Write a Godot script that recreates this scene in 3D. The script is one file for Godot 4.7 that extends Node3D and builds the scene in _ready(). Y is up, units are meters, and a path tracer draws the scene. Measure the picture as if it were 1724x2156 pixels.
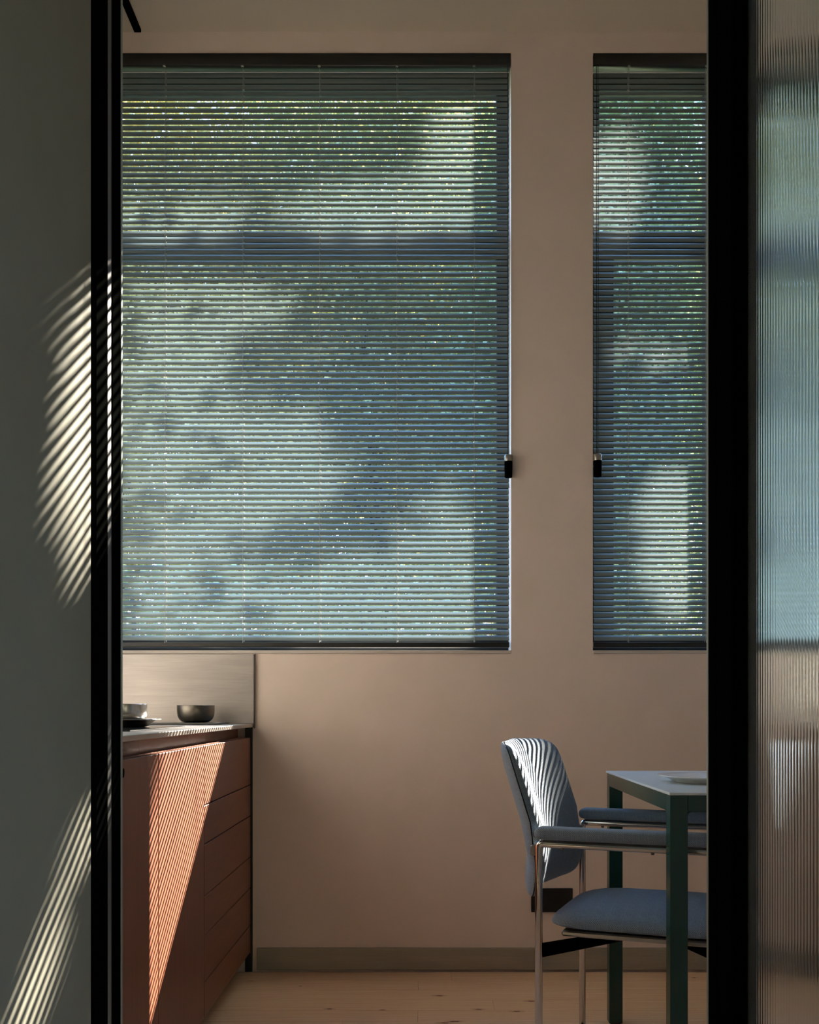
extends Node3D
# Measured frame: camera at the origin, 0.955 m up, looking along -z; the window wall is 3.72 m away.
const EYE := 0.955
const WALL := 3.72
const F := 2158.0
const SUN_TO := Vector3(0.579, 0.70, -1.0)
var rng := RandomNumberGenerator.new()
var M := {}
var taken := {}

# ---------------------------------------------------------------- helpers
func numbered(called: String) -> String:
	if not taken.has(called):
		taken[called] = 0
		return called
	taken[called] += 1
	return "%s_%03d" % [called, taken[called]]

func thing(called: String, label: String, category: String, at := Vector3.ZERO, turn := 0.0, group := "") -> Node3D:
	var o := Node3D.new()
	o.name = numbered(called)
	add_child(o)
	o.position = at
	o.rotation.y = turn
	o.set_meta("label", label)
	o.set_meta("category", category)
	if group != "":
		o.set_meta("group", group)
	return o

func structure(called: String, label := "") -> Node3D:
	var o := Node3D.new()
	o.name = called
	add_child(o)
	o.set_meta("kind", "structure")
	if label != "":
		o.set_meta("label", label)
		o.set_meta("category", called.split("_")[0])
	return o

func begin() -> SurfaceTool:
	var st := SurfaceTool.new()
	st.begin(Mesh.PRIMITIVE_TRIANGLES)
	st.set_smooth_group(0)
	return st

func finish(st: SurfaceTool) -> ArrayMesh:
	st.generate_normals()
	return st.commit()

func part(parent: Node, called: String, mesh: Mesh, mat: Material, label := "") -> MeshInstance3D:
	var o := MeshInstance3D.new()
	o.name = called
	o.mesh = mesh
	o.material_override = mat
	parent.add_child(o, true)
	if label != "":
		o.set_meta("label", label)
	return o

func tri(st: SurfaceTool, a: Vector3, b: Vector3, c: Vector3, out_dir: Vector3) -> void:
	# clockwise seen from outside
	if (b - a).cross(c - a).dot(out_dir) > 0.0:
		var t := b
		b = c
		c = t
	for p in [a, b, c]:
		st.set_uv(Vector2(p.x + p.z, p.y))
		st.add_vertex(p)

func quad(st: SurfaceTool, a: Vector3, b: Vector3, c: Vector3, d: Vector3, out_dir: Vector3) -> void:
	tri(st, a, b, c, out_dir)
	tri(st, a, c, d, out_dir)

# box from lo to hi with a small chamfer, flat shaded
func box(st: SurfaceTool, lo: Vector3, hi: Vector3, ch := 0.0) -> void:
	st.set_smooth_group(-1)
	var c := (lo + hi) * 0.5
	var h := (hi - lo) * 0.5
	ch = minf(ch, minf(h.x, minf(h.y, h.z)) * 0.9)
	var axes := [Vector3(1, 0, 0), Vector3(0, 1, 0), Vector3(0, 0, 1)]
	for i in 3:
		var n: Vector3 = axes[i]
		var u: Vector3 = axes[(i + 1) % 3]
		var v: Vector3 = axes[(i + 2) % 3]
		var hu := (u * h).length() - ch
		var hv := (v * h).length() - ch
		var hn := (n * h).length()
		for s in [-1.0, 1.0]:
			var o: Vector3 = c + n * hn * s
			quad(st, o - u * hu - v * hv, o + u * hu - v * hv, o + u * hu + v * hv, o - u * hu + v * hv, n * s)
		if ch > 0.0:
			for s in [-1.0, 1.0]:
				for t in [-1.0, 1.0]:
					# edge along n
					var e1: Vector3 = c + u * (hu + ch) * s + v * hv * t
					var e2: Vector3 = c + u * hu * s + v * (hv + ch) * t
					var k := n * (hn - ch)
					quad(st, e1 - k, e1 + k, e2 + k, e2 - k, u * s + v * t)
	if ch > 0.0:
		for sx in [-1.0, 1.0]:
			for sy in [-1.0, 1.0]:
				for sz in [-1.0, 1.0]:
					var q := Vector3(sx, sy, sz)
					var p := c + q * (h - Vector3.ONE * ch)
					tri(st, p + Vector3(sx * ch, 0, 0), p + Vector3(0, sy * ch, 0), p + Vector3(0, 0, sz * ch), q)
	st.set_smooth_group(0)

func box_mesh(lo: Vector3, hi: Vector3, ch := 0.0) -> ArrayMesh:
	var st := begin()
	box(st, lo, hi, ch)
	return finish(st)

# rows of points joined into a smooth sheet
func sheet(st: SurfaceTool, rows: Array, close_u := false, flip := false) -> void:
	for j in rows.size() - 1:
		var a: PackedVector3Array = rows[j]
		var b: PackedVector3Array = rows[j + 1]
		var n := a.size()
		for i in (n if close_u else n - 1):
			var k := (i + 1) % n
			var ps := [a[i], a[k], b[k], a[i], b[k], b[i]]
			if flip:
				ps = [a[i], b[k], a[k], a[i], b[i], b[k]]
			if (ps[0] as Vector3).distance_squared_to(ps[1]) < 1e-14 or (ps[1] as Vector3).distance_squared_to(ps[2]) < 1e-14 or (ps[0] as Vector3).distance_squared_to(ps[2]) < 1e-14:
				pass
			else:
				for q in 3:
					st.set_uv(Vector2((ps[q] as Vector3).x + (ps[q] as Vector3).z, (ps[q] as Vector3).y))
					st.add_vertex(ps[q])
			if (ps[3] as Vector3).distance_squared_to(ps[4]) < 1e-14 or (ps[4] as Vector3).distance_squared_to(ps[5]) < 1e-14 or (ps[3] as Vector3).distance_squared_to(ps[5]) < 1e-14:
				continue
			for q in [3, 4, 5]:
				st.set_uv(Vector2((ps[q] as Vector3).x + (ps[q] as Vector3).z, (ps[q] as Vector3).y))
				st.add_vertex(ps[q])

func lathe(st: SurfaceTool, profile: Array, at: Vector3, segs := 48) -> void:
	var rows := []
	for p in profile:
		var row := PackedVector3Array()
		for i in segs:
			var a := TAU * i / segs
			row.append(at + Vector3(cos(a) * p.x, p.y, sin(a) * p.x))
		rows.append(row)
	sheet(st, rows, true)

# round tube along a path
func tube(st: SurfaceTool, path: Array, r: float, segs := 12, caps := true) -> void:
	var rows := []
	var up := Vector3(0.123, 0.31, 0.94)
	for i in path.size():
		var d: Vector3
		if i == 0:
			d = path[1] - path[0]
		elif i == path.size() - 1:
			d = path[i] - path[i - 1]
		else:
			d = (path[i + 1] - path[i]).normalized() + (path[i] - path[i - 1]).normalized()
		d = d.normalized()
		var u := (up - d * up.dot(d)).normalized()
		up = u
		var v := d.cross(u)
		var row := PackedVector3Array()
		for k in segs:
			var a := TAU * k / segs
			row.append(path[i] + u * cos(a) * r + v * sin(a) * r)
		rows.append(row)
	sheet(st, rows, true, true)
	if caps:
		for e in [0, rows.size() - 1]:
			var row: PackedVector3Array = rows[e]
			var dir: Vector3 = (path[0] - path[1]) if e == 0 else (path[-1] - path[-2])
			for k in segs:
				tri(st, path[e], row[k], row[(k + 1) % segs], dir)

func bend(points: Array, r: float, n := 6) -> Array:
	var out := [points[0]]
	for i in range(1, points.size() - 1):
		var p: Vector3 = points[i]
		var a: Vector3 = p + (points[i - 1] - p).normalized() * r
		var b: Vector3 = p + (points[i + 1] - p).normalized() * r
		for k in n + 1:
			var t := float(k) / n
			out.append(a.lerp(p, t).lerp(p.lerp(b, t), t))
	out.append(points[-1])
	return out

func material(col: Color, rough := 0.6, metal := 0.0) -> StandardMaterial3D:
	var m := StandardMaterial3D.new()
	m.albedo_color = col
	m.roughness = rough
	m.metallic = metal
	return m

func rgb(r: float, g: float, b: float) -> Color:
	return Color(r / 255.0, g / 255.0, b / 255.0)

func image_of(w: int, h: int, fn: Callable) -> ImageTexture:
	var im := Image.create(w, h, false, Image.FORMAT_RGB8)
	for y in h:
		for x in w:
			im.set_pixel(x, y, fn.call(x, y))
	return ImageTexture.create_from_image(im)

func noise_tex(freq: float, size: int, lo: Color, hi: Color, sd: int, octaves := 4) -> NoiseTexture2D:
	var n := FastNoiseLite.new()
	n.seed = sd
	n.frequency = freq
	n.fractal_octaves = octaves
	var g := Gradient.new()
	g.set_color(0, lo)
	g.set_color(1, hi)
	var t := NoiseTexture2D.new()
	t.width = size
	t.height = size
	t.seamless = true
	t.noise = n
	t.color_ramp = g
	return t

func triplanar(m: StandardMaterial3D, s: float, world := true) -> void:
	m.uv1_triplanar = true
	m.uv1_world_triplanar = world
	m.uv1_scale = Vector3.ONE * s

# ---------------------------------------------------------------- materials
func make_materials() -> void:
	var grain := FastNoiseLite.new()
	grain.seed = 11
	grain.frequency = 0.02
	var coarse := FastNoiseLite.new()
	coarse.seed = 23
	coarse.frequency = 0.006

	var plaster := material(rgb(243, 227, 213), 0.85)
	plaster.albedo_texture = noise_tex(0.01, 512, rgb(246, 247, 245), rgb(255, 253, 255), 3, 5)
	triplanar(plaster, 0.8)
	plaster.heightmap_enabled = false
	M.plaster = plaster
	var ceil := material(rgb(206, 194, 174), 0.9)
	M.ceiling = ceil
	M.white_paint = material(rgb(240, 236, 228), 0.8)
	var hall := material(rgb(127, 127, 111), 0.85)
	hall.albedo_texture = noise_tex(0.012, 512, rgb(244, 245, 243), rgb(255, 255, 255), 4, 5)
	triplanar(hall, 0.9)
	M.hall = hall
	M.reveal = material(rgb(222, 216, 206), 0.8)
	M.black = material(rgb(6, 7, 6), 0.5)
	M.black.metallic_specular = 0.0
	M.gasket = material(rgb(24, 25, 23), 0.5)
	M.groove = material(rgb(92, 94, 90), 0.55)
	M.edge = material(rgb(150, 158, 150), 0.4, 0.3)
	M.window_frame = material(rgb(26, 31, 36), 0.4)
	var slat := material(rgb(122, 137, 138), 0.42, 0.0)
	slat.metallic_specular = 0.65
	M.slat = slat
	M.rail = material(rgb(33, 36, 35), 0.4)
	M.cord = material(rgb(186, 186, 178), 0.8)
	M.black_cord = material(rgb(18, 19, 20), 0.8)
	M.chrome = material(rgb(205, 202, 196), 0.14, 1.0)
	M.chrome_soft = material(rgb(170, 166, 158), 0.32, 1.0)
	M.edge_dark = material(rgb(86, 78, 68), 0.5)
	M.sill = material(rgb(205, 198, 188), 0.6)

	var steel_tex := image_of(512, 512, func(x: int, y: int) -> Color:
		var around := Vector2.from_angle(TAU * x / 512.0)
		var v := 0.92 + 0.045 * grain.get_noise_3d(around.x * 28.0, around.y * 28.0, y * 14.0) + 0.05 * coarse.get_noise_3d(around.x * 48.0, around.y * 48.0, y * 3.0)
		return Color(v, v, v))
	var steel := material(rgb(178, 172, 166), 0.36, 0.85)
	steel.albedo_texture = steel_tex
	triplanar(steel, 2.0)
	M.steel = steel
	var base := material(rgb(182, 177, 158), 0.4, 0.3)
	base.albedo_texture = steel_tex
	triplanar(base, 2.0)
	M.baseboard = base
	M.cup = material(rgb(196, 198, 196), 0.25, 0.9)
	M.bowl = material(rgb(112, 108, 100), 0.28, 0.95)
	M.tray = material(rgb(92, 92, 88), 0.3, 0.4)
	M.hob = material(rgb(12, 14, 16), 0.12)

	# red-brown veneer, grain along u of the mesh's own uv
	var veneer_tex := image_of(512, 512, func(x: int, y: int) -> Color:
		var w := coarse.get_noise_2d(x * 0.35, y * 1.2) * 14.0
		var a := 0.5 + 0.5 * grain.get_noise_2d(x * 0.25, (y + w) * 7.0)
		var b := 0.5 + 0.5 * coarse.get_noise_2d(x * 0.4, (y + w) * 4.0)
		var k := clampf(0.55 * a + 0.45 * b, 0.0, 1.0)
		return Color(0.43, 0.25, 0.175).lerp(Color(0.55, 0.338, 0.245), k))
	var veneer := material(Color.WHITE, 0.42)
	veneer.albedo_texture = veneer_tex
	veneer.metallic_specular = 0.5
	M.veneer = veneer

	# pine boards: fine pale grain, wavy growth lines and knots
	var krng := RandomNumberGenerator.new()
	krng.seed = 77
	var knots := []
	for i in 26:
		knots.append([krng.randf() * 1024.0, krng.randf() * 512.0, krng.randf_range(1.2, 3.6), krng.randf_range(1.1, 2.2)])
	var pine_im := Image.create(1024, 512, false, Image.FORMAT_RGB8)
	for y in 512:
		for x in 1024:
			var w := coarse.get_noise_2d(x * 0.5, y * 1.6) * 20.0
			var a := 0.5 + 0.5 * sin((y + w) * 0.55)
			var b := 0.5 + 0.5 * grain.get_noise_2d(x * 0.12, y * 6.0)
			var k := clampf(0.35 * a + 0.65 * b, 0.0, 1.0)
			pine_im.set_pixel(x, y, Color(0.88, 0.72, 0.57).lerp(Color(0.95, 0.84, 0.71), k))
	for kn in knots:
		var r: float = kn[2]
		for dy in range(-14, 15):
			for dx in range(-30, 31):
				var q := sqrt(pow(dx / kn[3], 2.0) + dy * dy) / r
				var e := q + 0.35 * grain.get_noise_2d(dx * 6.0 + kn[0], dy * 6.0)
				if e < 2.2:
					var px := posmod(int(kn[0]) + dx, 1024)
					var py := posmod(int(kn[1]) + dy, 512)
					var c := pine_im.get_pixel(px, py)
					var t := 0.85 if e < 0.8 else (0.28 * (2.2 - e) / 1.4)
					pine_im.set_pixel(px, py, c.lerp(Color(0.42, 0.20, 0.11), t))
	var pine := material(Color.WHITE, 0.5)
	pine.albedo_texture = ImageTexture.create_from_image(pine_im)
	M.pine = pine

	# woven wool: a basket weave of light and dark yarns with relief
	var weave := Image.create(128, 128, false, Image.FORMAT_RGB8)
	var weave_h := Image.create(128, 128, false, Image.FORMAT_RGB8)
	var wr := RandomNumberGenerator.new()
	wr.seed = 5
	for cy in 16:
		for cx in 16:
			var light := (cx + cy) % 2 == 0
			var j := wr.randf_range(-0.06, 0.06)
			for y in 8:
				for x in 8:
					var u := (x - 3.5) / 4.0
					var v := (y - 3.5) / 4.0
					var hgt := sqrt(maxf(0.0, 1.0 - 0.7 * u * u - 0.7 * v * v))
					var k := (0.86 if light else 0.58) + j
					weave.set_pixel(cx * 8 + x, cy * 8 + y, Color(k, k, k))
					weave_h.set_pixel(cx * 8 + x, cy * 8 + y, Color(hgt, hgt, hgt) * (1.0 if light else 0.6))
	weave_h.bump_map_to_normal_map(3.0)
	var fabric := material(rgb(172, 194, 212), 0.92)
	fabric.albedo_texture = ImageTexture.create_from_image(weave)
	fabric.normal_enabled = true
	fabric.normal_texture = ImageTexture.create_from_image(weave_h)
	fabric.normal_scale = 0.7
	fabric.rim_enabled = true
	fabric.rim = 0.25
	fabric.rim_tint = 0.5
	triplanar(fabric, 27.0, false)
	M.fabric = fabric

	var green := material(rgb(2, 58, 44), 0.24)
	green.metallic_specular = 0.5
	M.green = green
	M.table_top = material(rgb(208, 216, 213), 0.42)
	var china := material(rgb(236, 236, 230), 0.16)
	M.china = china
	M.screw = material(rgb(120, 115, 105), 0.3, 0.9)
	M.wood_dark = material(rgb(84, 66, 46), 0.55)
	var pane := material(Color(0.9, 0.95, 0.95, 0.04), 0.0)
	pane.transparency = BaseMaterial3D.TRANSPARENCY_ALPHA
	M.pane = pane
	var flute := material(rgb(222, 238, 246), 0.06, 0.9)
	flute.metallic_specular = 0.7
	M.flute = flute
	M.socket = material(rgb(14, 14, 13), 0.4)
	M.bark = material(rgb(88, 74, 58), 0.95)
	M.bark.albedo_texture = noise_tex(0.03, 256, rgb(150, 150, 150), rgb(255, 255, 255), 9, 4)
	triplanar(M.bark, 1.5)
	M.lawn = material(rgb(86, 104, 54), 0.95)
	M.lawn.albedo_texture = noise_tex(0.03, 512, rgb(160, 170, 130), rgb(255, 255, 255), 10, 5)
	triplanar(M.lawn, 0.6)
	for spec in [["leaf", rgb(140, 150, 108), Color(0.56, 0.58, 0.34)], ["leaf_yellow", rgb(172, 166, 112), Color(0.74, 0.68, 0.36)], ["leaf_dark", rgb(112, 130, 98), Color(0.46, 0.54, 0.32)]]:
		var lm := material(spec[1], 0.5)
		lm.backlight_enabled = true
		lm.backlight = spec[2]
		lm.cull_mode = BaseMaterial3D.CULL_DISABLED
		M[spec[0]] = lm

# ---------------------------------------------------------------- camera, sky, sun
func make_view() -> void:
	var cam := Camera3D.new()
	cam.name = "camera"
	var near := 0.05
	cam.projection = Camera3D.PROJECTION_FRUSTUM
	cam.near = near
	cam.far = 200.0
	cam.size = near * 2156.0 / F
	cam.frustum_offset = Vector2(-28.0, 412.0) / F * near
	cam.position = Vector3(0, EYE, 0)
	cam.current = true
	add_child(cam)

	var env := Environment.new()
	env.background_mode = Environment.BG_SKY
	var sky := Sky.new()
	var sm := ProceduralSkyMaterial.new()
	sm.sky_top_color = Color(0.44, 0.585, 0.78)
	sm.sky_horizon_color = Color(0.80, 0.86, 0.90)
	sm.ground_bottom_color = Color(0.20, 0.24, 0.16)
	sm.ground_horizon_color = Color(0.45, 0.50, 0.46)
	sm.sky_energy_multiplier = 2.2
	sm.ground_energy_multiplier = 1.2
	sm.sun_angle_max = 20.0
	sky.sky_material = sm
	env.sky = sky
	env.tonemap_mode = Environment.TONE_MAPPER_LINEAR
	env.tonemap_exposure = 2.1
	env.sdfgi_enabled = true
	env.ssao_enabled = true
	env.ssil_enabled = true
	var we := WorldEnvironment.new()
	we.name = "environment"
	we.environment = env
	add_child(we)

	var sun := DirectionalLight3D.new()
	sun.name = "sun"
	sun.light_color = Color(1.0, 0.95, 0.89)
	sun.light_energy = 11.0
	sun.light_angular_distance = 0.22
	sun.shadow_enabled = true
	sun.look_at_from_position(Vector3.ZERO, -SUN_TO.normalized())
	sun.sky_mode = DirectionalLight3D.SKY_MODE_LIGHT_ONLY
	add_child(sun)

# ---------------------------------------------------------------- room shell
const LX0 := -1.19
const LX1 := 0.3207
const RX0 := 0.617
const RX1 := 1.115
const WY0 := 1.157
const WY1 := 3.331
const CEIL := 3.407
const KL := -1.27
const KR := 2.7
const JL := -0.512
const JR := 0.484
const P0 := 1.607
const P1 := 1.748

func make_shell() -> void:
	var z0 := -WALL
	var z1 := -WALL - 0.25
	var wb := structure("wall_back")
	var st := begin()
	box(st, Vector3(KL - 0.2, -0.1, z1), Vector3(LX0, CEIL + 0.1, z0))
	box(st, Vector3(LX1, -0.1, z1), Vector3(RX0, CEIL + 0.1, z0))
	box(st, Vector3(RX1, -0.1, z1), Vector3(KR + 0.2, CEIL + 0.1, z0))
	for w in [[LX0, LX1], [RX0, RX1]]:
		box(st, Vector3(w[0], -0.1, z1), Vector3(w[1], WY0, z0))
		box(st, Vector3(w[0], WY1, z1), Vector3(w[1], CEIL + 0.1, z0))
	part(wb, "plaster", finish(st), M.plaster)

	var wl := structure("wall_kitchen_left")
	part(wl, "plaster", box_mesh(Vector3(KL - 0.2, -0.1, z0), Vector3(KL, CEIL + 0.1, -P1)), M.white_paint)
	var wr := structure("wall_kitchen_right")
	part(wr, "plaster", box_mesh(Vector3(KR, -0.1, z0), Vector3(KR + 0.2, CEIL + 0.1, -P1)), M.white_paint)
	var cl := structure("ceiling")
	part(cl, "plaster", box_mesh(Vector3(KL - 0.2, CEIL, z0), Vector3(KR + 0.2, CEIL + 0.2, -P0)), M.ceiling)

	# the wall with the doorway between hall and kitchen
	var wp := structure("wall_partition")
	st = begin()
	box(st, Vector3(KL - 0.2, -0.1, -P1), Vector3(JL - 0.03, CEIL + 0.1, -P0 - 0.004))
	box(st, Vector3(JR + 0.03, -0.1, -P1), Vector3(KR + 0.2, CEIL + 0.1, -P0 - 0.004))
	box(st, Vector3(JL - 0.03, 2.66, -P1), Vector3(JR + 0.03, CEIL + 0.1, -P0 - 0.004))
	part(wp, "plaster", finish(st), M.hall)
	st = begin()
	box(st, Vector3(KL, 0, -P1 - 0.012), Vector3(JL - 0.036, CEIL, -P1))
	box(st, Vector3(JR + 0.036, 0, -P1 - 0.012), Vector3(KR, CEIL, -P1))
	box(st, Vector3(JL - 0.036, 2.66, -P1 - 0.012), Vector3(JR + 0.036, CEIL, -P1))
	part(wp, "kitchen_plaster", finish(st), M.white_paint)

	# hall on the camera's side
	var hl := structure("wall_left")
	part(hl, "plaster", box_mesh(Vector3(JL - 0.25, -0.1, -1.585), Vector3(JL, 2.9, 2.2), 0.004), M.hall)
	var hr := structure("wall_right")
	st = begin()
	box(st, Vector3(1.75, -0.1, -P0), Vector3(1.95, 2.9, 0.3))
	box(st, Vector3(1.75, -0.1, 1.5), Vector3(1.95, 2.9, 2.2))
	box(st, Vector3(1.75, -0.1, 0.3), Vector3(1.95, 0.7, 1.5))
	box(st, Vector3(1.75, 2.5, 0.3), Vector3(1.95, 2.9, 1.5))
	part(hr, "plaster", finish(st), M.hall)
	var hb := structure("wall_front")
	part(hb, "plaster", box_mesh(Vector3(JL - 0.25, -0.1, 2.2), Vector3(1.95, 2.9, 2.4)), M.hall)
	# hall window on the right, beside and behind the viewer
	var hw := structure("window_3")
	for f in [[Vector3(1.83, 0.7, 0.3), Vector3(1.89, 2.5, 0.36)], [Vector3(1.83, 0.7, 1.44), Vector3(1.89, 2.5, 1.5)], [Vector3(1.83, 0.7, 0.36), Vector3(1.89, 0.76, 1.44)], [Vector3(1.83, 2.44, 0.36), Vector3(1.89, 2.5, 1.44)]]:
		part(hw, "window_frame", box_mesh(f[0], f[1], 0.003), M.window_frame)
	st = begin()
	quad(st, Vector3(1.86, 0.76, 0.36), Vector3(1.86, 0.76, 1.44), Vector3(1.86, 2.44, 1.44), Vector3(1.86, 2.44, 0.36), Vector3(-1, 0, 0))
	part(hw, "pane", finish(st), M.pane)
	var hc := structure("ceiling_hall")
	part(hc, "plaster", box_mesh(Vector3(JL - 0.25, 2.8, -P0), Vector3(1.95, 3.0, 2.4)), M.ceiling)

	# black lined doorway: two dark posts each side with a pale groove strip between
	var d := structure("door_1")
	for s in [-1.0, 1.0]:
		var x0: float = JL if s < 0 else JR
		var lo := minf(x0, x0 + s * 0.035)
		var hi := maxf(x0, x0 + s * 0.035)
		part(d, "jamb", box_mesh(Vector3(lo, 0, -1.668), Vector3(hi, 2.66, -P0), 0.002), M.black)
		part(d, "jamb", box_mesh(Vector3(lo, 0, -1.739), Vector3(hi, 2.66, -1.692), 0.002), M.black)
		var g0: float = x0 + s * 0.002
		var g1: float = x0 + s * 0.03
		if s > 0:
			part(d, "jamb", box_mesh(Vector3(x0 + 0.001, 0, -1.694), Vector3(x0 + 0.03, 2.66, -1.666)), M.black)
		else:
			part(d, "groove_strip", box_mesh(Vector3(minf(g0, g1), 0, -1.694), Vector3(maxf(g0, g1), 2.66, -1.666)), M.groove)
		part(d, "edge_strip", box_mesh(Vector3(lo, 0, -P1 - 0.002), Vector3(hi, 2.66, -1.7392), 0.0015), M.edge)
	part(d, "head_jamb", box_mesh(Vector3(JL, 2.625, -P1), Vector3(JR, 2.66, -P0), 0.002), M.black)
	# dark shadow-gap liner between the hall wall and the jamb
	part(d, "gap_liner", box_mesh(Vector3(JL - 0.04, 0, -P0), Vector3(JL - 0.016, 2.66, -1.58)), M.gasket)

	# floors: pine boards laid across the view, each its own piece
	var fl := structure("floor")
	part(fl, "subfloor", box_mesh(Vector3(KL - 0.2, -0.12, -WALL), Vector3(KR + 0.2, -0.021, 2.4)), M.wood_dark)
	var variants := []
	var wz := 0.118
	for k in 10:
		var bs := begin()
		var u0 := rng.randf()
		var v0 := rng.randf()
		plank(bs, 2.2, wz - 0.0012, 0.02, u0, v0)
		variants.append(finish(bs))
	var z := -WALL + 0.016
	var row := 0
	while z < 2.1:
		var x := KL - rng.randf() * 1.6
		while x < KR:
			var b := part(fl, "board", variants[rng.randi() % 10], M.pine)
			b.position = Vector3(x, 0, z)
			x += 2.2 + 0.0012
		z += wz
		row += 1

	# brushed metal skirting along the window wall
	var bb := structure("baseboard_back")
	part(bb, "skirting", box_mesh(Vector3(-0.6, 0.006, -WALL), Vector3(KR, 0.085, -WALL + 0.012), 0.0015), M.baseboard)

# a floor board from (0,0,0) to (len, -thick, width) with eased edges, grain along x
func plank(st: SurfaceTool, length: float, width: float, thick: float, u0: float, v0: float) -> void:
	st.set_smooth_group(-1)
	var e := 0.0012
	var prof := [Vector2(0, -thick), Vector2(0, -e), Vector2(e, 0), Vector2(width - e, 0), Vector2(width, -e), Vector2(width, -thick)]
	for i in prof.size() - 1:
		var a: Vector2 = prof[i]
		var b: Vector2 = prof[i + 1]
		var ps := [Vector3(0, a.y, a.x), Vector3(length, a.y, a.x), Vector3(length, b.y, b.x), Vector3(0, a.y, a.x), Vector3(length, b.y, b.x), Vector3(0, b.y, b.x)]
		for p in [ps[0], ps[2], ps[1], ps[3], ps[5], ps[4]]:
			st.set_uv(Vector2(u0 + p.x / 2.2, v0 + p.z / 0.9))
			st.add_vertex(p)
	for x in [0.0, length]:
		var ps := []
		for q in prof:
			ps.append(Vector3(x, q.y, q.x))
		for i in range(1, prof.size() - 1):
			for p in [ps[0], ps[i], ps[i + 1]]:
				st.set_uv(Vector2(u0 + x / 2.2, v0 + p.z / 0.9))
				st.add_vertex(p)

# ---------------------------------------------------------------- windows
func make_window(called: String, x0: float, x1: float, left_up: float, left_low: float, right_up: float, right_low: float) -> void:
	var w := structure(called)
	var za := -WALL - 0.12
	var zb := -WALL - 0.175
	var y0 := WY0
	var y1 := WY1
	var t0 := 2.637
	var t1 := 2.731
	var top := y1 - 0.062
	var low := y0 + 0.055
	part(w, "head", box_mesh(Vector3(x0, top, zb), Vector3(x1, y1, za), 0.003), M.window_frame)
	part(w, "bottom_rail", box_mesh(Vector3(x0, y0, zb), Vector3(x1, low, za), 0.003), M.window_frame)
	part(w, "transom", box_mesh(Vector3(x0, t0, zb), Vector3(x1, t1, za), 0.003), M.window_frame)
	part(w, "stile", box_mesh(Vector3(x0, t1, zb), Vector3(x0 + left_up, top, za), 0.003), M.window_frame)
	part(w, "stile", box_mesh(Vector3(x1 - right_up, t1, zb), Vector3(x1, top, za), 0.003), M.window_frame)
	part(w, "stile", box_mesh(Vector3(x0, low, zb), Vector3(x0 + left_low, t0, za), 0.003), M.window_frame)
	part(w, "stile", box_mesh(Vector3(x1 - right_low, low, zb), Vector3(x1, t0, za), 0.003), M.window_frame)
	var zc := (za + zb) * 0.5
	for g in [[x0 + left_up, x1 - right_up, t1, top], [x0 + left_low, x1 - right_low, low, t0]]:
		var st := begin()
		quad(st, Vector3(g[0], g[2], zc), Vector3(g[1], g[2], zc), Vector3(g[1], g[3], zc), Vector3(g[0], g[3], zc), Vector3(0, 0, 1))
		part(w, "pane", finish(st), M.pane)
	part(w, "window_sill", box_mesh(Vector3(x0, WY0 - 0.006, za), Vector3(x1, WY0 + 0.006, -WALL + 0.005), 0.002), M.sill)

# ---------------------------------------------------------------- venetian blinds
func slat_mesh(length: float) -> ArrayMesh:
	# crowned strip, both faces in the same satin grey lacquer
	var n := 8
	var half := deg_to_rad(24.0)
	var r := 0.0125 / sin(half)
	var mesh := ArrayMesh.new()
	for under in [false, true]:
		var st := begin()
		var rows := []
		var rr := r - 0.0004 if under else r
		for x in [0.0, length]:
			var row := PackedVector3Array()
			for i in n + 1:
				var a := -half + 2.0 * half * i / n
				row.append(Vector3(x, rr * cos(a) - r * cos(half) * 0.5 - r * 0.5, rr * sin(a)))
			rows.append(row)
		sheet(st, rows, false, under)
		if not under:
			for e in [-1.0, 1.0]:
				var o := []
				for x in [0.0, length]:
					for q in [r, r - 0.0004]:
						o.append(Vector3(x, q * cos(half) - r * cos(half) * 0.5 - r * 0.5, e * q * sin(half)))
				quad(st, o[0], o[1], o[3], o[2], Vector3(0, -0.3, e))
		st.generate_normals()
		st.set_material(M.slat)
		st.commit(mesh)
	return mesh

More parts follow.
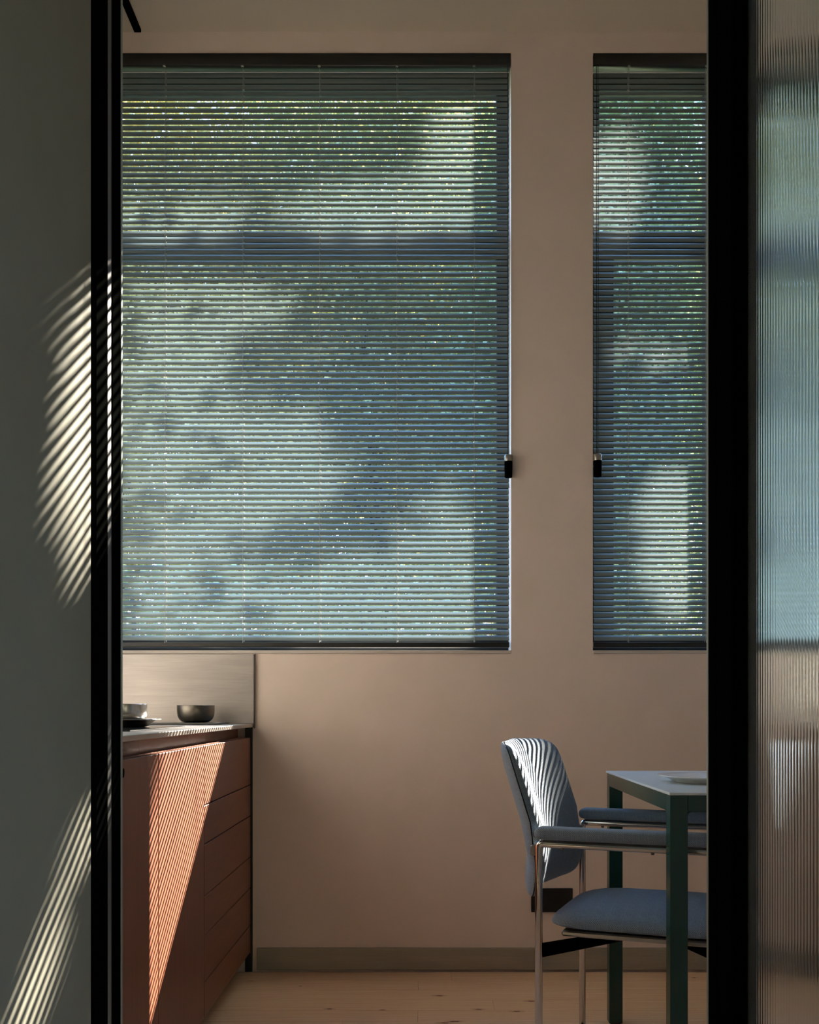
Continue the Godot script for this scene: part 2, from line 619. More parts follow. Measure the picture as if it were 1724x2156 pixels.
func make_blind(label: String, x0: float, x1: float, tilt_top: float, tilt_low: float, ladders: Array, pull_x: float, pull_low: float) -> void:
	var zc := -WALL - 0.018
	var b := thing("venetian_blind", label, "blind", Vector3(0, 0, 0), 0, "venetian blinds in the window recesses")
	# head rail: a channel with rounded lower lips
	var st := begin()
	var rows := []
	var prof := [Vector2(0.021, 3.329), Vector2(0.021, 3.290), Vector2(0.0195, 3.2855), Vector2(0.016, 3.2835), Vector2(-0.016, 3.2835), Vector2(-0.0195, 3.2855), Vector2(-0.021, 3.290), Vector2(-0.021, 3.329)]
	for x in [x0, x1]:
		var row := PackedVector3Array()
		for p in prof:
			row.append(Vector3(x, p.y, zc + p.x))
		rows.append(row)
	sheet(st, rows, true)
	for x in [x0, x1]:
		for i in range(1, prof.size() - 1):
			tri(st, Vector3(x, prof[0].y, zc + prof[0].x), Vector3(x, prof[i].y, zc + prof[i].x), Vector3(x, prof[i + 1].y, zc + prof[i + 1].x), Vector3(-1 if x == x0 else 1, 0, 0))
	part(b, "head_rail", finish(st), M.rail, "dark box rail")
	var sm := slat_mesh(x1 - x0 - 0.006)
	var n := 97
	var y_top := 3.262
	var pitch := 0.02137
	var low := y_top - pitch * (n - 1)
	var fronts := []
	var backs := []
	for i in n:
		var t := float(i) / (n - 1)
		var ang := deg_to_rad(lerpf(tilt_top, tilt_low, t) + rng.randf_range(-0.7, 0.7))
		var o := part(b, "slat", sm, null)
		var y := y_top - pitch * i
		o.position = Vector3(x0 + 0.003 + rng.randf_range(-0.0012, 0.0012), y, zc)
		o.rotation = Vector3(ang, 0, rng.randf_range(-0.0006, 0.0006))
		fronts.append(Vector2(y - 0.0128 * sin(ang), zc + 0.0131 * cos(ang)))
		backs.append(Vector2(y + 0.0128 * sin(ang), zc - 0.0131 * cos(ang)))
	part(b, "bottom_rail", box_mesh(Vector3(x0 + 0.002, low - 0.037, zc - 0.013), Vector3(x1 - 0.002, low - 0.016, zc + 0.013), 0.003), M.rail, "dark bottom rail")
	for lx in ladders:
		st = begin()
		for side in [fronts, backs]:
			var path := [Vector3(lx, 3.285, side[0].y)]
			for i in side.size():
				path.append(Vector3(lx + rng.randf_range(-0.0007, 0.0007), side[i].x, side[i].y))
			path.append(Vector3(lx, low - 0.02, zc + (0.013 if side == fronts else -0.013)))
			tube(st, path, 0.0007, 5, false)
		tube(st, [Vector3(lx + 0.004, 3.285, zc), Vector3(lx + 0.004, low - 0.02, zc)], 0.0007, 5, false)
		part(b, "ladder_cord", finish(st), M.cord, "pale ladder string")
		# small steel clip where the ladder leaves the head rail
		part(b, "cord_clip", box_mesh(Vector3(lx - 0.0045, 3.2805, zc + 0.014), Vector3(lx + 0.0045, 3.2855, zc + 0.0228), 0.0012), M.chrome_soft)
	st = begin()
	for dx in [-0.0028, 0.0028]:
		tube(st, [Vector3(pull_x + dx, 3.285, zc + 0.024), Vector3(pull_x + dx * 1.2, 2.5, zc + 0.025), Vector3(pull_x + dx * 0.8, pull_low + 0.07, zc + 0.025)], 0.0011, 6, false)
	part(b, "pull_cord", finish(st), M.black_cord, "black pull cord")
	st = begin()
	lathe(st, [Vector2(0, 0), Vector2(0.0125, 0.0), Vector2(0.0135, 0.002), Vector2(0.0145, 0.03), Vector2(0.0145, 0.058), Vector2(0, 0.058)], Vector3(pull_x, pull_low, zc + 0.032), 24)
	var wgt := part(b, "cord_weight", finish(st), M.black, "black cord weight")
	st = begin()
	lathe(st, [Vector2(0.0148, 0.058), Vector2(0.0152, 0.059), Vector2(0.0152, 0.079), Vector2(0.014, 0.081), Vector2(0.006, 0.081), Vector2(0.006, 0.074)], Vector3(pull_x, pull_low, zc + 0.032), 24)
	part(wgt, "cap", finish(st), M.chrome_soft, "silver cap")

# ---------------------------------------------------------------- kitchen run on the left
const CX := -0.623

func veneer_panel(y0: float, y1: float, za: float, zb: float, across: bool) -> ArrayMesh:
	# a front panel facing +x with a chamfered edge; uv runs with the grain
	var st := begin()
	st.set_smooth_group(-1)
	var e := 0.0014
	var xb := CX - 0.019
	var u0 := rng.randf()
	var v0 := rng.randf()
	var f := [Vector3(CX, y0 + e, za - e), Vector3(CX, y0 + e, zb + e), Vector3(CX, y1 - e, zb + e), Vector3(CX, y1 - e, za - e)]
	var m := [Vector3(CX - e, y0, za), Vector3(CX - e, y0, zb), Vector3(CX - e, y1, zb), Vector3(CX - e, y1, za)]
	var k := [Vector3(xb, y0, za), Vector3(xb, y0, zb), Vector3(xb, y1, zb), Vector3(xb, y1, za)]
	var c := Vector3((CX + xb) * 0.5, (y0 + y1) * 0.5, (za + zb) * 0.5)
	var quads := [[f[0], f[1], f[2], f[3]], [k[0], k[1], k[2], k[3]]]
	for i in 4:
		var j := (i + 1) % 4
		quads.append([f[i], f[j], m[j], m[i]])
		quads.append([m[i], m[j], k[j], k[i]])
	for q in quads:
		var mid: Vector3 = (q[0] + q[1] + q[2] + q[3]) * 0.25
		for t in [[q[0], q[1], q[2]], [q[0], q[2], q[3]]]:
			var a: Vector3 = t[0]
			var b: Vector3 = t[1]
			var d: Vector3 = t[2]
			if (b - a).cross(d - a).dot(mid - c) > 0.0:
				var s := b
				b = d
				d = s
			for p in [a, b, d]:
				var along: float = p.z if across else p.y
				var over: float = (p.y if across else p.z) + (p.x - CX)
				st.set_uv(Vector2(u0 + along / 0.9, v0 + over / 0.5))
				st.add_vertex(p)
	return finish(st)

func make_kitchen() -> void:
	var top := 0.848
	var cuts := [WALL - 0.013, 2.92, 2.416, 1.77]
	var labels := ["red-brown veneered drawer unit with six flush fronts against the window wall", "red-brown base cabinet with one tall door, sun-striped, beside the drawers", "red-brown base cabinet with tall door and small keyhole, nearest the doorway"]
	for i in 3:
		var za: float = -cuts[i + 1]
		var zb: float = -cuts[i]
		var c := thing("base_cabinet", labels[i], "cabinet", Vector3.ZERO, 0, "base cabinets under the steel worktop")
		var st := begin()
		box(st, Vector3(KL + 0.01, 0.069, zb), Vector3(CX - 0.0205, 0.8482, za - 0.0004))
		box(st, Vector3(KL + 0.01, 0.8482, zb), Vector3(CX - 0.046, 0.8835, za - 0.0004))
		part(c, "body", finish(st), M.veneer)
		part(c, "plinth", box_mesh(Vector3(KL + 0.01, 0.0, zb), Vector3(CX - 0.06, 0.069, za - 0.0004)), M.gasket, "dark recessed plinth")
		if i == 0:
			var ys := [0.848, 0.676, 0.564, 0.4155, 0.303, 0.170, 0.069]
			for k in 6:
				part(c, "drawer", veneer_panel(ys[k + 1] + 0.0016, ys[k] - 0.0016, za - 0.0015, zb + 0.002, true), M.veneer)
			part(c, "filler_strip", box_mesh(Vector3(CX - 0.02, 0.0, -WALL + 0.001), Vector3(CX + 0.006, 0.884, -WALL + 0.0125)), M.gasket, "dark scribe strip against the wall")
		else:
			var dr := part(c, "door", veneer_panel(0.0706, top - 0.0016, za - 0.0015, zb + 0.0015, false), M.veneer)
			if i == 2:
				st = begin()
				var kc := Vector3(CX + 0.0008, 0.8205, -2.132)
				var ring := PackedVector3Array()
				var cen := PackedVector3Array()
				var rim := PackedVector3Array()
				for q in 16:
					var a := TAU * q / 16
					ring.append(kc + Vector3(0, sin(a) * 0.0085 * (1.35 if sin(a) < 0 else 1.0), cos(a) * 0.006))
					rim.append(ring[q] - Vector3(0.004, 0, 0))
					cen.append(kc)
				sheet(st, [rim, ring, cen], true)
				part(dr, "keyhole", finish(st), M.black, "small black keyhole")
	# steel worktop and splashback
	var wt := thing("worktop", "brushed steel worktop over the red-brown cabinets", "worktop")
	part(wt, "slab", box_mesh(Vector3(KL + 0.002, 0.8845, -WALL + 0.0005), Vector3(-0.6125, 0.8975, -1.765), 0.0012), M.steel)
	var sp := thing("splashback", "brushed steel splashback panel on the wall above the worktop", "splashback")
	part(sp, "panel", box_mesh(Vector3(KL + 0.002, 0.898, -WALL + 0.0005), Vector3(-0.6115, 1.148, -WALL + 0.011), 0.001), M.steel)
	part(sp, "edge_trim", box_mesh(Vector3(-0.6115, 0.88, -WALL + 0.0005), Vector3(-0.608, 1.149, -WALL + 0.0125), 0.0006), M.edge_dark, "dark edge line")
	# dark glass hob let into the worktop
	var hb := thing("hob", "black glass hob lying flush in the steel worktop beside the plate", "hob")
	part(hb, "glass", box_mesh(Vector3(-1.17, 0.8976, -3.02), Vector3(-0.70, 0.9012, -2.45), 0.001), M.hob)

	var y := 0.8978
	# tray, bowl
	var tr := thing("serving_tray", "thin dark grey metal tray under the dark bowl on the worktop", "tray", Vector3(-0.83, y, -3.50))
	var st := begin()
	box(st, Vector3(-0.15, 0.0, -0.10), Vector3(0.15, 0.007, 0.10), 0.0015)
	part(tr, "sheet", finish(st), M.tray)
	var bo := thing("bowl", "round dark metal bowl standing on the tray by the steel splashback", "bowl", Vector3(-0.775, y + 0.0072, -3.50))
	st = begin()
	lathe(st, [Vector2(0, 0), Vector2(0.036, 0.0), Vector2(0.047, 0.003), Vector2(0.056, 0.011), Vector2(0.061, 0.022), Vector2(0.063, 0.036), Vector2(0.0635, 0.057), Vector2(0.063, 0.0582), Vector2(0.0622, 0.057), Vector2(0.0615, 0.036), Vector2(0.059, 0.022), Vector2(0.054, 0.012), Vector2(0.045, 0.005), Vector2(0, 0.003)], Vector3.ZERO, 64)
	part(bo, "body", finish(st), M.bowl)
	# plate and cup near the doorway
	var pl := thing("plate", "pale metal plate carrying a steel cup on the worktop near the doorway", "plate", Vector3(-0.832, 0.9015, -2.86))
	st = begin()
	lathe(st, [Vector2(0, 0), Vector2(0.055, 0.0), Vector2(0.066, 0.003), Vector2(0.076, 0.012), Vector2(0.082, 0.017), Vector2(0.1, 0.0195), Vector2(0.1005, 0.0215), Vector2(0.1, 0.0225), Vector2(0.085, 0.0218), Vector2(0.08, 0.0213), Vector2(0.072, 0.0213), Vector2(0, 0.0213)], Vector3.ZERO, 64)
	part(pl, "dish", finish(st), M.chrome_soft)
	var cu := thing("cup", "straight-sided pale steel cup standing on the plate by the doorway", "cup", Vector3(-0.832, 0.9232, -2.86))
	st = begin()
	lathe(st, [Vector2(0, 0), Vector2(0.05, 0.0), Vector2(0.058, 0.004), Vector2(0.061, 0.011), Vector2(0.0615, 0.041), Vector2(0.061, 0.0425), Vector2(0.06, 0.041), Vector2(0.0595, 0.012), Vector2(0.056, 0.006), Vector2(0, 0.004)], Vector3.ZERO, 64)
	part(cu, "body", finish(st), M.cup)

# ---------------------------------------------------------------- chair
func squircle_disc(center: Callable, n: float, front: bool, rings := 14, segs := 64) -> ArrayMesh:
	# rows from the middle to the rim; center(px, py, rho) gives the point
	var st := begin()
	var rows := []
	for j in rings + 1:
		var rho := sin(0.5 * PI * j / rings)
		var row := PackedVector3Array()
		for i in segs:
			var a := TAU * i / segs
			var cx := signf(cos(a)) * pow(absf(cos(a)), 2.0 / n)
			var cy := signf(sin(a)) * pow(absf(sin(a)), 2.0 / n)
			row.append(center.call(cx * rho, cy * rho, rho))
		rows.append(row)
	sheet(st, rows, true, front)
	return finish(st)

func make_chair() -> void:
	var at := Vector3(0.2888, 0, -2.554)
	# local x: forward (towards the table), local z: towards the camera; the far side is -z
	var c := thing("armchair", "blue-grey woven armchair with chrome tube frame pulled up to the green table", "chair", at, -atan2(0.358, 0.933))
	var W := 0.511
	var L := 0.50
	var arm := 0.6165
	var r := 0.0095
	for zz in [0.0, -W]:
		var st := begin()
		tube(st, bend([Vector3(0, 0.004, zz), Vector3(0, arm, zz), Vector3(L, arm, zz), Vector3(L, 0.004, zz)], 0.012, 6), r, 16)
		var fr := part(c, "leg_loop", finish(st), M.chrome, "chrome tube legs and arm rail")
		for sx in [0.06, 0.28, 0.44]:
			st = begin()
			lathe(st, [Vector2(0, 0), Vector2(0.004, 0.0), Vector2(0.0045, 0.004), Vector2(0.0045, 0.006)], Vector3(sx, arm - r - 0.0045, zz), 12)
			part(fr, "screw", finish(st), M.screw)
		for sx in [0.0, L]:
			st = begin()
			lathe(st, [Vector2(0, 0), Vector2(0.0115, 0), Vector2(0.0115, 0.012), Vector2(0.0096, 0.014)], Vector3(sx, 0, zz), 16)
			part(fr, "glide", finish(st), M.black)
		# padded arm: rounded bar
		st = begin()
		var rows := []
		var x0 := -0.008
		var x1 := L + 0.012
		var marks := []
		for q in 9:
			marks.append(x0 + 0.02 * (1.0 - cos(0.5 * PI * q / 8.0)))
		for q in 9:
			marks.append(x1 - 0.02 * (1.0 - cos(0.5 * PI * (8 - q) / 8.0)))
		for x in marks:
			var d := minf(x - x0, x1 - x)
			var k := 1.0
			if d < 0.02:
				k = sqrt(maxf(0.0, 1.0 - pow(1.0 - d / 0.02, 2.0)))
			var row := PackedVector3Array()
			for q in 28:
				var a := TAU * q / 28
				var hz := 0.025 * signf(cos(a)) * pow(absf(cos(a)), 0.55) * (0.5 + 0.5 * k)
				var hy := 0.0165 * signf(sin(a)) * pow(absf(sin(a)), 0.6) * (0.25 + 0.75 * k)
				row.append(Vector3(x, arm + r + 0.0175 + hy, zz + hz))
			rows.append(row)
		sheet(st, rows, true, true)
		for e in [0, rows.size() - 1]:
			var row: PackedVector3Array = rows[e]
			var mid := Vector3(x0 if e == 0 else x1, arm + r + 0.0175, zz)
			for q in 28:
				tri(st, mid, row[q], row[(q + 1) % 28], Vector3(-1 if e == 0 else 1, 0, 0))
		part(c, "armrest_pad", finish(st), M.fabric)
	# seat cushion and the pan under it
	var sc := Vector3(0.278, 0.407, -W * 0.5)
	var hx := 0.275
	var hz := 0.222
	var seat_top := func(px: float, py: float, rho: float) -> Vector3:
		var dome := 0.043 * pow(maxf(0.0, 1.0 - pow(rho, 4.0)), 0.5) + 0.008 * (1.0 - px * px) * (1.0 - py * py)
		return sc + Vector3(px * hx, dome, py * hz)
	var seat_low := func(px: float, py: float, rho: float) -> Vector3:
		return sc + Vector3(px * hx * lerpf(1.0, 0.97, 1.0 - rho), -0.012 * pow(maxf(0.0, 1.0 - pow(rho, 8.0)), 0.5), py * hz)
	var st2 := begin()
	st2.append_from(squircle_disc(seat_top, 6.0, false), 0, Transform3D.IDENTITY)
	st2.append_from(squircle_disc(seat_low, 6.0, true), 0, Transform3D.IDENTITY)
	part(c, "seat", st2.commit(), M.fabric)
	part(c, "seat_pan", box_mesh(Vector3(0.045, 0.379, -W + 0.05), Vector3(0.53, 0.3935, -0.05), 0.004), M.chrome_soft, "thin metal seat pan")
	# flat crossed bearers from the legs under the seat
	for e in [[Vector3(0, 0, 0), Vector3(L, 0, -W)], [Vector3(L, 0, 0), Vector3(0, 0, -W)]]:
		var a: Vector3 = e[0]
		var b: Vector3 = e[1]
		var dir := (b - a).normalized()
		var side := dir.cross(Vector3.UP) * 0.006
		var st := begin()
		st.set_smooth_group(-1)
		var pts := []
		for q in [[0.0, 0.333, 0.366], [0.42, 0.355, 0.379], [0.58, 0.355, 0.379], [1.0, 0.333, 0.366]]:
			var p := a.lerp(b, q[0])
			pts.append([p + Vector3(0, q[1], 0) - side, p + Vector3(0, q[2], 0) - side, p + Vector3(0, q[2], 0) + side, p + Vector3(0, q[1], 0) + side])
		for i in 3:
			for k in 4:
				var k2 := (k + 1) % 4
				var mid: Vector3 = (pts[i][0] + pts[i][2] + pts[i + 1][0] + pts[i + 1][2]) * 0.25
				quad(st, pts[i][k], pts[i][k2], pts[i + 1][k2], pts[i + 1][k], (pts[i][k] + pts[i + 1][k2]) * 0.5 - mid)
		part(c, "bearer", finish(st), M.black, "dark flat bearer under the seat")
	# backrest: a wrapped cushion in front of a thin shell, both reclining and hollow towards the sitter
	var y0 := 0.47
	var y1 := 0.862
	var hw := 0.243
	var spine := func(y: float, w: float) -> float:
		var s := 0.0
		if y > 0.6:
			s = -0.32 * (y - 0.6)
		else:
			s = -0.10 * (0.6 - y)
		return s - 0.054 + 0.052 * w * w
	var ym := (y0 + y1) * 0.5
	var yh := (y1 - y0) * 0.5
	var front := func(px: float, py: float, rho: float) -> Vector3:
		var y := ym + py * yh + (0.008 * (1.0 - px * px) if py > 0.8 else 0.0)
		var s: float = spine.call(y, px) + 0.036 * pow(maxf(0.0, 1.0 - pow(rho, 5.0)), 0.5)
		return Vector3(s, y, -W * 0.5 + px * hw)
	var back := func(px: float, py: float, rho: float) -> Vector3:
		var y := ym + py * yh + (0.008 * (1.0 - px * px) if py > 0.8 else 0.0)
		var s: float = spine.call(y, px) - 0.003 - 0.020 * pow(maxf(0.0, 1.0 - pow(rho, 6.0)), 0.5)
		return Vector3(s, y, -W * 0.5 + px * hw)
	var inner := func(px: float, py: float, rho: float) -> Vector3:
		var y := ym + py * yh * 0.985
		return Vector3(spine.call(y, px) - 0.001, y, -W * 0.5 + px * hw * 0.985)
	st2 = begin()
	st2.append_from(squircle_disc(front, 10.0, true), 0, Transform3D.IDENTITY)
	st2.append_from(squircle_disc(inner, 10.0, false), 0, Transform3D.IDENTITY)
	part(c, "backrest_cushion", st2.commit(), M.fabric)
	st2 = begin()
	st2.append_from(squircle_disc(back, 10.0, false), 0, Transform3D.IDENTITY)
	st2.append_from(squircle_disc(inner, 10.0, true), 0, Transform3D.IDENTITY)
	part(c, "backrest_shell", st2.commit(), M.fabric)
	for zz in [0.0, -W]:
		var sgn := -1.0 if zz == 0.0 else 1.0
		part(c, "bracket", box_mesh(Vector3(-0.022, 0.585, minf(zz, zz + sgn * 0.03)), Vector3(0.004, 0.612, maxf(zz, zz + sgn * 0.03)), 0.003), M.chrome_soft, "small metal bracket")

# ---------------------------------------------------------------- table and what stands on it
func make_table() -> void:
	var x0 := 0.562
	var x1 := 1.462
	var z0 := -3.128
	var z1 := -2.328
	var h := 0.762
	var t := thing("dining_table", "dark green metal dining table with thin pale grey top", "table")
	part(t, "tabletop", box_mesh(Vector3(x0 - 0.003, h - 0.006, z0 - 0.003), Vector3(x1 + 0.003, h, z1 + 0.003), 0.0012), M.table_top, "thin pale grey top")
	var a := 0.038
	var w := 0.04
	var e := 0.0007
	# welded frame: side rails and legs of flat bar
	var rails := [[Vector3(x0, h - 0.006 - a, z0 + w), Vector3(x0 + 0.02, h - 0.0062, z1 - w)], [Vector3(x1 - 0.02, h - 0.006 - a, z0 + w), Vector3(x1, h - 0.0062, z1 - w)],
		[Vector3(x0 + w, h - 0.006 - a, z0), Vector3(x1 - w, h - 0.0062, z0 + 0.02)], [Vector3(x0 + w, h - 0.006 - a, z1 - 0.02), Vector3(x1 - w, h - 0.0062, z1)]]
	for r in rails:
		part(t, "apron", box_mesh(r[0], r[1], e), M.green)
	for xx in [x0, x1 - w]:
		for zz in [z0, z1 - w]:
			var lg := part(t, "leg", box_mesh(Vector3(xx, 0.003, zz), Vector3(xx + w, h - 0.0062, zz + w), e), M.green)
			part(lg, "foot", box_mesh(Vector3(xx + 0.005, 0.0, zz + 0.005), Vector3(xx + w - 0.005, 0.0032, zz + w - 0.005)), M.black)
	# small fillets where the front rail meets the legs
	for xx in [x0 + w, x1 - w]:
		for zz in [[z1 - 0.02, z1], [z0, z0 + 0.02]]:
			var st := begin()
			st.set_smooth_group(-1)
			var sg := 1.0 if xx == x0 + w else -1.0
			var yb := h - 0.006 - a
			var rr := 0.008
			var prev := Vector2(rr, 0)
			for k in range(1, 7):
				var an := 0.5 * PI * k / 6
				var cur := Vector2(rr - rr * sin(an), -rr + rr * cos(an))
				for q in zz:
					tri(st, Vector3(xx, yb, q), Vector3(xx + sg * prev.x, yb + prev.y, q), Vector3(xx + sg * cur.x, yb + cur.y, q), Vector3(0, 0, 1 if q == zz[1] else -1))
				quad(st, Vector3(xx + sg * prev.x, yb + prev.y, zz[0]), Vector3(xx + sg * prev.x, yb + prev.y, zz[1]), Vector3(xx + sg * cur.x, yb + cur.y, zz[1]), Vector3(xx + sg * cur.x, yb + cur.y, zz[0]), Vector3(sg, -1, 0))
				prev = cur
			part(t, "gusset", finish(st), M.green)
	var p := thing("plate", "white china plate with raised rim on the pale tabletop", "plate", Vector3(0.735, h + 0.0002, -2.66))
	var st := begin()
	lathe(st, [Vector2(0, 0.001), Vector2(0.074, 0.001), Vector2(0.076, 0.0), Vector2(0.079, 0.0), Vector2(0.082, 0.003), Vector2(0.1, 0.011), Vector2(0.122, 0.0165), Vector2(0.1235, 0.018), Vector2(0.1225, 0.0192), Vector2(0.1, 0.0145), Vector2(0.086, 0.009), Vector2(0.08, 0.0055), Vector2(0, 0.0045)], Vector3.ZERO, 72)
	part(p, "dish", finish(st), M.china)

# ---------------------------------------------------------------- small fittings
func make_fittings() -> void:
	var so := thing("wall_socket", "black rectangular wall socket plate behind the armchair, above the skirting", "socket", Vector3(0.468, 0.257, -WALL))
	part(so, "plate", box_mesh(Vector3(-0.075, -0.043, 0.0), Vector3(0.075, 0.043, 0.009), 0.0015), M.socket)
	for sx in [-0.036, 0.036]:
		var st := begin()
		st.set_smooth_group(0)
		var rows := []
		for q in [[0.021, 0.0092], [0.0205, 0.0108], [0.019, 0.0108], [0.019, 0.004], [0.0, 0.004]]:
			var row := PackedVector3Array()
			for i in 28:
				var a := TAU * i / 28
				row.append(Vector3(sx + cos(a) * q[0], sin(a) * q[0], q[1]))
			rows.append(row)
		sheet(st, rows, true, true)
		part(so, "outlet", finish(st), M.socket)
	var tk := thing("ceiling_track", "thin black lighting track running along the ceiling", "light track", Vector3(-1.03, CEIL, -2.75))
	part(tk, "channel", box_mesh(Vector3(-0.0125, -0.012, -0.955), Vector3(0.0125, 0.0, 0.95), 0.001), M.black)

# ribbed panel standing open beside the doorway, hinged at the right jamb
func make_glass_door() -> void:
	var d := structure("door_2")
	var gx := 0.508
	var za := -1.604
	var zb := -0.72
	var pitch := 0.0114
	var st := begin()
	var lo := PackedVector3Array()
	var hi := PackedVector3Array()
	var per := 14
	var count := int((zb - za) / pitch) * per
	for i in count + 1:
		var z := za + pitch * i / per
		var x := gx + 0.0003 * (1.0 - absf(sin(PI * i / per)))
		lo.append(Vector3(x, 0.04, z))
		hi.append(Vector3(x, 2.58, z))
	sheet(st, [lo, hi], false, true)
	var e := Vector3(gx + 0.006, 0.04, za)
	quad(st, e, Vector3(gx + 0.006, 0.04, zb), Vector3(gx + 0.006, 2.58, zb), Vector3(gx + 0.006, 2.58, za), Vector3(1, 0, 0))
	part(d, "ribbed_pane", finish(st), M.flute, "vertically fluted glass")
	part(d, "bottom_rail", box_mesh(Vector3(gx - 0.012, 0.008, za), Vector3(gx + 0.014, 0.05, zb + 0.04), 0.002), M.black)
	part(d, "top_rail", box_mesh(Vector3(gx - 0.012, 2.57, za), Vector3(gx + 0.014, 2.61, zb + 0.04), 0.002), M.black)
	part(d, "stile", box_mesh(Vector3(gx - 0.012, 0.05, zb), Vector3(gx + 0.014, 2.57, zb + 0.04), 0.002), M.black)

# ---------------------------------------------------------------- garden
func leaf_mesh() -> ArrayMesh:
	var st := begin()
	var outline := [Vector2(0, 0), Vector2(0.28, 0.25), Vector2(0.34, 0.5), Vector2(0.22, 0.78), Vector2(0, 1.0)]
	for s in [-1.0, 1.0]:
		for i in outline.size() - 1:
			var a: Vector2 = outline[i]
			var b: Vector2 = outline[i + 1]
			var ma := Vector3(0, 0.10 * sin(a.y * PI), a.y)
			var mb := Vector3(0, 0.10 * sin(b.y * PI), b.y)
			var pa := Vector3(s * a.x, 0.10 * sin(a.y * PI) + 0.12 * a.x, a.y)
			var pb := Vector3(s * b.x, 0.10 * sin(b.y * PI) + 0.12 * b.x, b.y)
			if i > 0:
				tri(st, ma, pa, pb, Vector3.UP)
			tri(st, ma, pb, mb, Vector3.UP)
	return finish(st)

func foliage(parent: Node, spots: Array, mat: Material, lm: Mesh, lo: float, hi: float) -> void:
	var mm := MultiMesh.new()
	mm.transform_format = MultiMesh.TRANSFORM_3D
	mm.mesh = lm
	mm.instance_count = spots.size()
	for i in spots.size():
		var b := Basis.from_euler(Vector3(rng.randf_range(-1.2, 1.2), rng.randf() * TAU, rng.randf_range(-0.9, 0.9))).scaled(Vector3.ONE * rng.randf_range(lo, hi))
		mm.set_instance_transform(i, Transform3D(b, spots[i]))
	var o := MultiMeshInstance3D.new()
	o.name = "foliage"
	o.multimesh = mm
	o.material_override = mat
	o.set_meta("kind", "stuff")
	parent.add_child(o, true)

func trunk(parent: Node, base: Vector3, height: float, r: float) -> void:
	var st := begin()
	var rows := []
	for j in 9:
		var t := j / 8.0
		var row := PackedVector3Array()
		for i in 12:
			var a := TAU * i / 12
			var rr := r * (1.25 - 0.85 * t) * (1.0 + 0.08 * sin(a * 3.0 + t * 4.0))
			row.append(Vector3(cos(a) * rr + 0.15 * sin(t * 4.0), t * height, sin(a) * rr + 0.1 * sin(t * 3.0 + 1.0)))
		rows.append(row)
	sheet(st, rows, true)
	part(parent, "trunk", finish(st), M.bark)
	for k in 6:
		st = begin()
		var t := rng.randf_range(0.4, 0.95)
		var p := Vector3(0.15 * sin(t * 4.0), t * height, 0.1 * sin(t * 3.0 + 1.0))
		var d := Vector3(rng.randf_range(-1, 1), rng.randf_range(0.3, 0.9), rng.randf_range(-1, 1)).normalized() * height * 0.22
		tube(st, [p, p + d * 0.5 + Vector3(0, 0.1, 0), p + d], r * 0.22, 6)
		part(parent, "branch", finish(st), M.bark)

func crown(center: Vector3, size: Vector3, clusters: int, per: int, spread: float) -> Array:
	var out := []
	for k in clusters:
		var u := Vector3(rng.randfn(), rng.randfn(), rng.randfn()).normalized() * pow(rng.randf(), 0.4)
		var c := center + u * size
		for i in per:
			var q := Vector3(rng.randfn(), rng.randfn(), rng.randfn()) * spread * 0.5
			out.append(c + q)
	return out

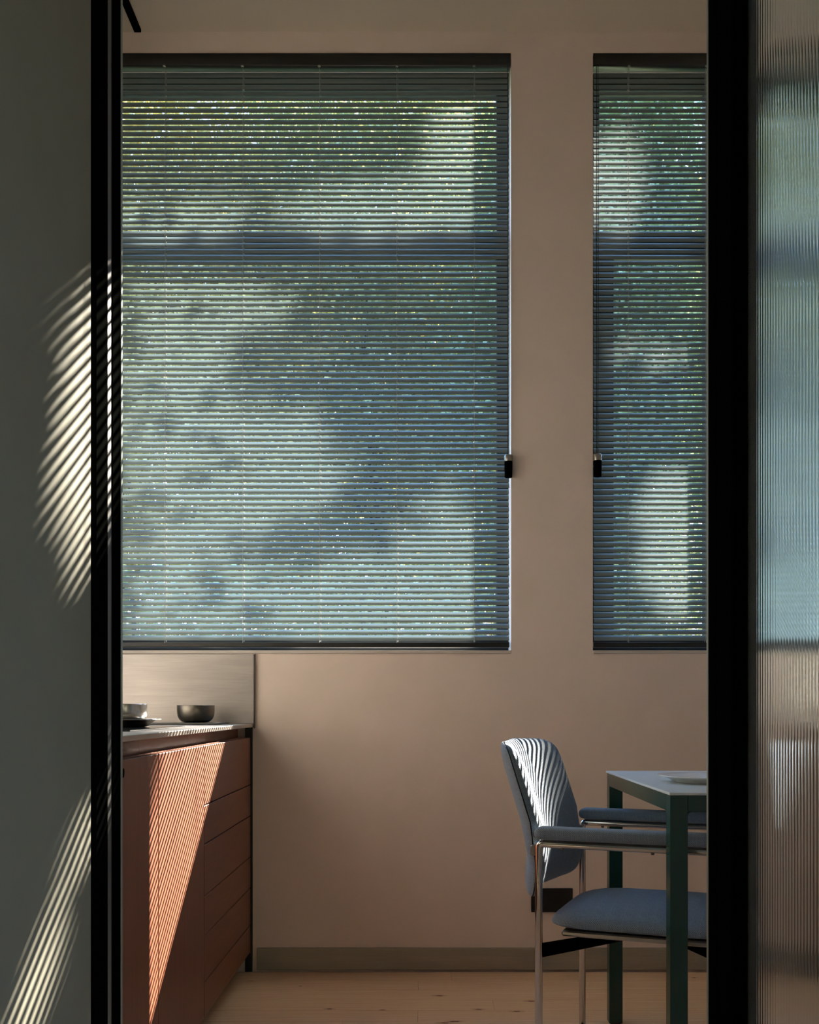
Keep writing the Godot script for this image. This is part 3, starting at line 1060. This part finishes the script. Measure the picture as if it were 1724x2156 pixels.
func make_garden() -> void:
	var ground := structure("lawn_ground")
	part(ground, "lawn", box_mesh(Vector3(-25, -0.5, -45), Vector3(35, -0.35, -WALL - 0.27)), M.lawn)
	var lm := leaf_mesh()
	var rows := [
		["broad leafy tree beyond the left part of the large window", Vector3(-4.2, -0.35, -13.5), Vector3(2.9, 5.0, 1.8), 5.6, "leaf_yellow", 110000],
		["tall green tree beyond the middle of the large window", Vector3(-0.8, -0.35, -15.0), Vector3(2.8, 5.6, 1.8), 6.2, "leaf", 110000],
		["dark green tree beyond the narrow window", Vector3(2.15, -0.35, -12.6), Vector3(1.45, 4.7, 1.2), 5.8, "leaf_dark", 120000],
		["yellow-green tree standing furthest back behind the others", Vector3(0.4, -0.35, -20.0), Vector3(6.5, 7.0, 2.4), 7.5, "leaf_yellow", 140000],
	]
	for r in rows:
		var t := thing("garden_tree", r[0], "tree", r[1], 0, "trees in the garden beyond the windows")
		trunk(t, Vector3.ZERO, r[3] * 1.3, 0.16)
		foliage(t, crown(Vector3(0, r[3], 0), r[2], int(r[5] / 140), 140, 0.75), M[r[4]], lm, 0.05, 0.10)
	var h := thing("garden_hedge", "clipped green hedge along the garden below the trees", "hedge", Vector3(0, -0.35, -10.2))
	var hs := []
	for i in 16000:
		hs.append(Vector3(rng.randf_range(-4.5, 4.5), rng.randf_range(0.0, 2.7), rng.randf_range(-0.35, 0.35)))
	foliage(h, hs, M.leaf, lm, 0.05, 0.09)
	for i in 8:
		var st := begin()
		var x := -4.0 + i * 1.14
		tube(st, [Vector3(x, 0, 0), Vector3(x + 0.05, 1.2, 0.03), Vector3(x - 0.03, 2.4, 0)], 0.025, 6)
		part(h, "stem", finish(st), M.bark)
	# the tall tree to the right whose open crown dapples the sun on the windows
	var D := 15.0
	var shift := SUN_TO * D
	var base := Vector3(0.1, 2.2, -WALL) + shift
	var t := thing("garden_tree", "tall maple standing to the right whose open crown shades the windows", "tree", Vector3(base.x, -0.35, base.z), 0, "trees in the garden beyond the windows")
	trunk(t, Vector3.ZERO, base.y - 1.2, 0.22)
	# openings in the crown: [x, y, half width, half height] measured on the window wall
	# and the share of leaves that still hangs in each opening
	var holes := [[0.13, 2.95, 0.17, 0.30, 0.0, 2.0], [-0.20, 2.78, 0.36, 0.14, 0.03, 2.0], [-0.85, 2.43, 0.36, 0.15, 0.0, 2.0], [-0.16, 1.30, 0.46, 0.26, 0.0, 2.0], [0.06, 1.50, 0.22, 0.28, 0.03, 2.0], [-0.9, 1.40, 0.40, 0.22, 0.0, 2.0],
		[0.69, 2.88, 0.132, 0.23, 0.0, 6.0], [0.92, 1.57, 0.20, 0.31, 0.0, 2.0], [0.84, 2.25, 0.26, 0.075, 0.05, 2.0], [0.68, 1.87, 0.06, 0.13, 0.25, 2.0], [-0.75, 1.85, 0.50, 0.26, 0.0, 2.0], [-1.0, 2.15, 0.3, 0.5, 0.0, 2.0], [-0.9, 2.75, 0.30, 0.10, 0.0, 2.0]]
	var spots := []
	for i in 110000:
		var q := Vector3(rng.randf_range(-2.6, 2.6), rng.randf_range(-1.6, 2.2), 0)
		var wx := q.x + 0.1
		var wy := q.y + 2.2
		var open := false
		for hole in holes:
			var e: float = pow(absf(wx - hole[0]) / hole[2], hole[5]) + pow(absf(wy - hole[1]) / hole[3], hole[5])
			if e < 1.0 + rng.randf_range(-0.15, 0.15):
				open = rng.randf() > hole[4]
				break
		# the crown is thinner over the large window than over the narrow one
		if wx < 0.4 and wx > -1.6 and wy < 2.95:
			open = open or rng.randf() > (0.6 if (wx > -0.35 and wy > 1.95 and wy < 2.6) else 0.42)
		if open or q.length() > 2.5:
			continue
		var s := rng.randf_range(-0.7, 0.7)
		spots.append(Vector3(0, base.y + 0.35, 0) + q + SUN_TO * s)
	foliage(t, spots, M.leaf, lm, 0.055, 0.085)

func _ready() -> void:
	rng.seed = 20240
	make_view()
	make_materials()
	make_shell()
	make_window("window_1", LX0, LX1, 0.045, 0.045, 0.0448, 0.0448)
	make_window("window_2", RX0, RX1, 0.045, 0.10, 0.055, 0.055)
	make_blind("wide grey venetian blind filling the large window over the steel splashback", LX0 + 0.004, LX1 - 0.0035, 67.0, 52.0, [-1.14, -0.938, -0.655, -0.376, -0.094, 0.187], 0.3095, 1.787)
	make_blind("narrow grey venetian blind in the slim window above the dining table", RX0 + 0.003, RX1 - 0.003, 64.0, 55.0, [0.748, 1.03], 0.632, 1.79)
	make_kitchen()
	make_table()
	make_chair()
	make_fittings()
	make_glass_door()
	make_garden()
